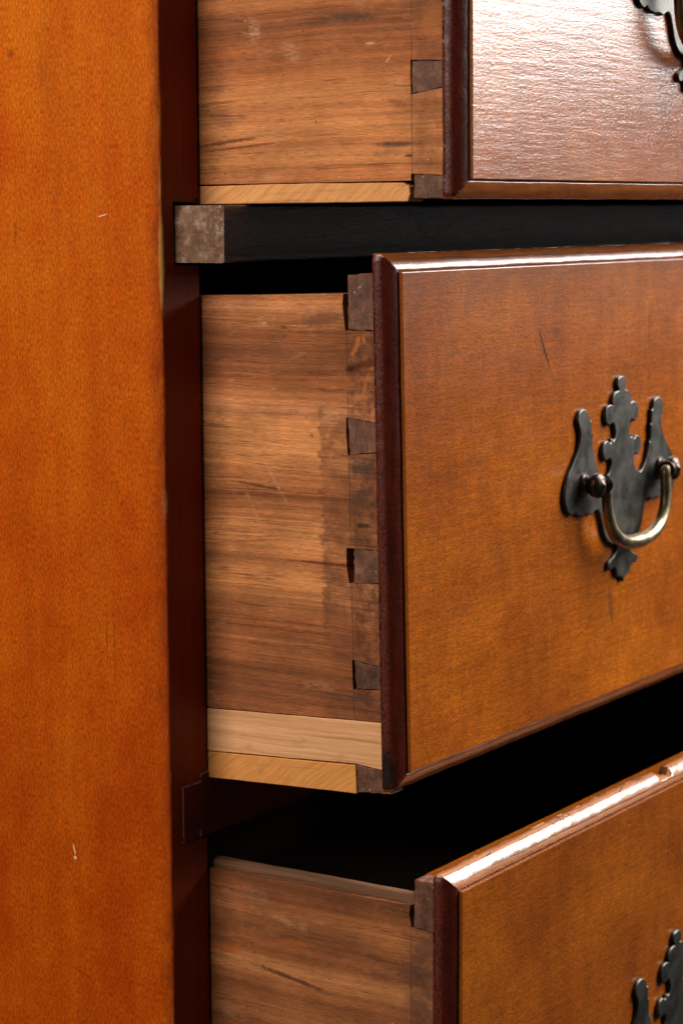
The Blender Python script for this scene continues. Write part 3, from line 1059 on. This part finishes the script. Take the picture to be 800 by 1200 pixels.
# ---- middle drawer
EM, ZCM = 95.51, -100.0
side_mid = mat_side('middle_drawer_pine', ZCM,
    [(-190, BRN), (-176, DRK), (-160, BRN), (-146, BRN), (-140, MID), (-131, TAN), (-122, MID), (-112, TAN), (-103, MID), (-96, BRN), (-88, MID), (-80, TAN),
     (-68, TAN), (-60, ROSY), (-54, MID), (-46, BRN), (-38, DRK), (-30, BRN), (-24, MID), (-19, ROSY), (-14, MID)], (-200, -10),
    stain=(-56, -57.5, 0.72, STAIN), gauge=-70.2,
    marks=((-72, -44.6, 2.6, 1.3, -0.1, 0.95, (0.035, 0.010, 0.004)), (-79, -42.6, 7, 1.5, -0.2, 0.75, (0.055, 0.016, 0.006)), (-41, -28.6, 1.4, 0.7, 0, 0.7, (0.10, 0.04, 0.02)), (-41, -32, 1.0, 0.5, 0, 0.7, (0.10, 0.04, 0.02)),
           (-75, -35, 1.2, 3.0, 0.4, 0.5, (0.45, 0.17, 0.045)), (-78, -33, 0.8, 1.6, -0.4, 0.5, (0.45, 0.17, 0.045)), (-73, -38.5, 0.9, 0.9, 0, 0.5, (0.42, 0.15, 0.045)), (-78, -52, 0.7, 6.5, 0.3, 0.45, (0.35, 0.14, 0.05)), (-76, -83, 5, 3, 0, 0.7, (0.055, 0.035, 0.028)), (-75, -95, 6, 4, 0, 0.55, (0.06, 0.036, 0.026)),
           (-76, -175, 7, 1.0, 0, 0.7, (0.06, 0.04, 0.03)), (-62, -174.5, 9, 0.7, 0.05, 0.6, (0.05, 0.04, 0.03)), (-60, -122, 16, 0.55, 0.03, 0.85, (0.10, 0.022, 0.012)), (-64, -128, 4, 2.2, 0, 0.5, (0.10, 0.04, 0.025)),
           (-76, -106, 3.0, 0.9, 0, 0.8, (0.03, 0.016, 0.01)), (-58, -25.5, 10, 2.2, -0.1, 0.6, (0.12, 0.055, 0.035)), (-10, -30, 9, 2.0, 0.1, 0.5, (0.14, 0.058, 0.03)), (-57.5, -62.5, 1.6, 2.0, 0.3, 0.7, (0.13, 0.05, 0.02)),
           (-30, -92.5, 13, 0.5, 0.12, 0.8, (0.06, 0.03, 0.02)), (-64, -60, 5.0, 3.0, 0, 0.0, (0, 0, 0))),
    pale=((-31, -26.8, 2.0, 0.5, 0, 0.8), (-30, -28, 6, 0.25, 0, 0.7), (-47, -27.8, 5.0, 0.2, 0, 0.7), (-63, -63.5, 6, 3.0, 0, 0.3), (-74, -81, 4, 1.2, 0, 0.3),
          (-35, -90, 10, 0.7, 1.0, 0.4), (-24, -101, 8, 0.6, 1.1, 0.3), (-76, -72, 1.6, 5, 0.2, 0.45)),
    seed=3.0, slope=-0.02)
strip_mid = mat_strip('pale_pine_strip', (0.60, 0.275, 0.115), (0.78, 0.39, 0.175), 0.0, 4)
slip_mid = mat_strip('orange_pine_slip', (0.58, 0.215, 0.050), (0.74, 0.30, 0.080), 0.75, 8)
YJM = 70.2
pins_mid = [[(-86.4, -7.6), (-71.2, -8.1), (-71.0, -29.3), (-86.4, -29.9)],
            [(-86.4, -65.9), (-70.0, -63.9), (-70.6, -78.3), (-86.4, -76.9)],
            [(-86.4, -115.5), (-71.5, -115.7), (-71.2, -129.1), (-86.4, -128.4)],
            [(-86.4, -162.4), (-70.6, -160.3), (-71.2, -171.6), (-86.4, -170.9)],
            [(-86.4, -203.8), (-70.9, -202.2), (-71.0, -213.4), (-86.4, -212.6)]]
face_mid = mat_front('middle_drawer_maple', ZCM, 0.13,
    scratches=((143.6, -43.2, 9.2, 0.85, -1.06),),
    dents=((38.2, -12.2, 1.2, 0.6, 0), (248.8, -48, 1.2, 0.7, 0), (249, -38, 0.9, 9, 0), (88, -205, 0.8, 0.7, 0), (60, -190, 0.9, 0.6, 0), (185, -165, 2.5, 1.0, 0.4),
           (206, -163, 2.5, 8, 0.2), (70, -120, 1.3, 0.5, 0.2), (155, -36, 3.0, 2.0, 0)), rough=0.22, seed=1.0, dark=1.2)
make_drawer('middle drawer, shown whole, orange front with bat-wing pull above the gap', EM, -0.0177, 0.0005, ZCM, -210.0, 0.0, (-209.5, -7.8),
            L(-3, -15.8, -69, -15.4), L(0, -185.7, -70, -184.1), YJM, pins_mid, face_mid, side_mid, 1.0,
            strips=(('patch_strip', [(400, -192), (1.3, -186.1), (-69.7, -184.4), (-86.3, -184.1), (-86.3, -203.5), (-70.6, -201.9), (1, -204.0), (400, -207)], strip_mid, 0.1),
                    ('bottom_slip', [(400, -208), (1, -204.4), (-70.3, -202.5), (-70.5, -214.0), (1, -215.3), (400, -220)], slip_mid, 0.0)),
            mats_top=(M_MTOP_MID, M_MEND_MID), pull=(215.5, -100.0), joint_gap=(1.2, 1.0, 2.2, 0.5, 0.4))

# ---- top drawer
ET, ZCT = 124.55, 100.0
side_top = mat_side('top_drawer_pine', ZCT,
    [(26, MID), (33, MID), (38, TAN), (43, MID), (49, TAN), (56, MID), (61, TAN), (66, MID), (74, BRN), (82, BRN), (88, DRK), (94, BRN), (98, MID), (106, BRN), (180, MID)], (20, 180),
    stain=(-92, -104, 0.28, STAIN), gauge=-98.6,
    marks=((-72, 91, 10, 1.6, 0.05, 0.75, (0.06, 0.035, 0.026)), (-58, 90, 8, 1.2, 0, 0.5, (0.08, 0.045, 0.03)), (-12, 45, 13, 0.8, -0.1, 0.8, (0.075, 0.026, 0.012)), (-20, 43, 22, 0.4, -0.08, 0.7, (0.10, 0.03, 0.013)),
           (-92, 42.5, 8, 0.9, 0, 0.8, (0.05, 0.03, 0.03)), (-97, 38, 1.8, 0.6, 0, 0.8, (0.04, 0.02, 0.015)), (-92, 58, 4, 1.2, 0.3, 0.5, (0.12, 0.05, 0.025)), (-108, 88, 5, 6, 0.2, 0.4, (0.34, 0.14, 0.04)),
           (-6, 66, 8, 1.2, 0, 0.5, (0.12, 0.05, 0.025)), (-12, 55.5, 10, 0.4, 0.05, 0.6, (0.10, 0.04, 0.02))),
    pale=((-27, 87.5, 2.4, 4.6, 0.0, 0.55), (-27, 87.0, 2.6, 0.5, 0.0, 0.6), (-44, 79.5, 4.4, 2.6, 0.6, 0.42), (-81, 80.6, 2.4, 0.6, 0, 0.8), (-88.5, 74.5, 2.6, 0.4, -0.9, 0.85), (-90, 66.5, 5.0, 1.0, 0.1, 0.35),
          (-36, 66.5, 6, 0.25, -0.9, 0.4), (-34, 46.5, 5, 2.6, 0, 0.2), (-92, 93, 8, 0.3, 0.1, 0.3), (-34, 31, 3.5, 1.8, 0, 0.4)),
    seed=11.0, slope=0.01, grain=0.85)
slip_top = mat_strip('gold_pine_slip', (0.58, 0.235, 0.075), (0.76, 0.335, 0.115), 0.75, 14)
YJT = 98.5
pins_top = [[(-115.6, 118), (-98.9, 120), (-98.6, 107), (-115.6, 109)],
            [(-115.6, 72.8), (-98.8, 73.2), (-98.6, 61.0), (-115.6, 63.6)],
            [(-115.6, 30.1), (-99.4, 31.0), (-99.2, 22.0), (-115.6, 21.6)]]
face_top = mat_front('top_drawer_maple', ZCT, 0.20, dents=((250, 60, 1, 1, 0),), rough=0.20, seed=5.0, wave=0.8, spec=0.62)
make_drawer('topmost drawer, pulled out farthest, pale sheen on its rippled front', ET, -0.0041, 0.0006, ZCT, 21.5, 185.0, (22.0, 178.0),
            L(0, 170, -98, 170), L(0, 28.5, -98, 28.6), YJT, pins_top, face_top, side_top, 2.0,
            strips=(('bottom_slip', [(400, 28.0), (1.4, 28.0), (-50, 28.25), (-94.5, 27.9), (-97.2, 26.4), (-97.6, 23.5), (-96.6, 20.75), (1.4, 20.7), (400, 20.7)], slip_top, 0.0),),
            mats_top=(M_MTOP, M_MEND_TOP), pull=(222.0, 118.0), joint_gap=(0.5, 0.4, 0.5))

# ---- bottom drawer
EB, ZCB = 120.23, -350.0
side_bot = mat_side('bottom_drawer_pine', ZCB,
    [(-460, BRN), (-330, MID), (-318, BRN), (-310, MID), (-301, BRN), (-295, MID), (-290, TAN), (-284, BRN), (-276, BRN), (-268, MID), (-262, BRN), (-253, DRK), (-249, DRK)], (-460, -245),
    stain=(-90, -100, 0.5, (0.11, 0.06, 0.04)), gauge=-97.6,
    marks=((-97, -283, 8, 4, 0.3, 0.5, (0.06, 0.035, 0.03)), (-40, -294.5, 16, 0.9, 0.16, 0.85, (0.075, 0.034, 0.02)), (-82, -279, 6, 1.6, 0.1, 0.45, (0.08, 0.04, 0.03)), (-6, -287, 9, 1.8, 0.02, 0.75, (0.40, 0.10, 0.022)),
           (-42, -279.5, 10, 1.4, -0.12, 0.6, (0.36, 0.105, 0.028)), (-20, -275, 6, 1.6, 0, 0.5, (0.10, 0.04, 0.02)), (-100, -295, 4, 5, 0, 0.5, (0.075, 0.04, 0.03)), (-84, -286, 7, 2.0, 0, 0.4, (0.10, 0.05, 0.03)),
           (-101, -257.5, 3, 3.5, 0, 0.7, (0.05, 0.035, 0.03))),
    pale=((-36, -270.5, 7, 1.3, 0.3, 0.5), (-46, -272, 2.0, 2.2, 0, 0.45), (-22, -262, 8, 3.4, 0.3, 0.22), (-45, -251, 5, 0.4, 0.5, 0.5)),
    seed=23.0, slope=-0.03, tone=0.80, grain=0.8)
YJB = 98.2
pins_bot = [[(-112.4, -243.7), (-98.9, -243.9), (-98.6, -263.1), (-112.4, -264.5)],
            [(-111.3, -330), (-98.6, -328), (-98.8, -343), (-111.3, -341)],
            [(-111.3, -400), (-98.6, -398), (-98.8, -413), (-111.3, -411)]]
top_bot = mat_mould('brown_moulding_scarred', ((0.24, 0.085, 0.030), (0.34, 0.135, 0.055)), 6.0, 0.2, 0.10,
    marks=((150, -118.1, 120, 0.14, -0.0013), (60, -117.6, 40, 0.12, -0.0013), (121, -114.2, 5.5, 0.35, 0.8), (125, -114.6, 4.5, 0.3, -0.7), (129, -114.8, 4.0, 0.3, 0.9), (113, -114.0, 3.0, 0.35, -1.2), (127, -116.2, 2.5, 0.3, 0.7), (123, -116.0, 2.2, 0.3, -0.9), (56, -115.5, 5, 0.4, 0.2), (180, -114.5, 6, 0.3, 0.3), (200, -113.6, 4, 0.5, 0), (118, -114.5, 3.0, 0.3, 0.1), (231, -111.8, 1.6, 0.9, 0)))
face_bot = mat_front('bottom_drawer_maple', ZCB, 0.13, dents=((60, -305, 1.0, 0.8, 0), (120, -268, 0.9, 0.9, 0), (30, -340, 1, 1, 0)), rough=0.22, seed=9.0)
make_drawer('lowest drawer, open at the top with a nicked bright top edge', EB, 0.0026, -0.0013, ZCB, -470.0, -238.15, (-468, -243.8),
            L(0, -254.2, -97, -254.5), L(0, -466, -97, -466), YJB, pins_bot, face_bot, side_bot, 3.0,
            mats_top=(top_bot, M_MEND_BOT), pull=(226.5, -356.0), bead=True, nick=(215.0, 13.0, 4.0), joint_gap=(1.4, 0.4, 0.4))

SC.render.engine = 'CYCLES'
SC.cycles.max_bounces = 6
SC.cycles.use_denoising = True
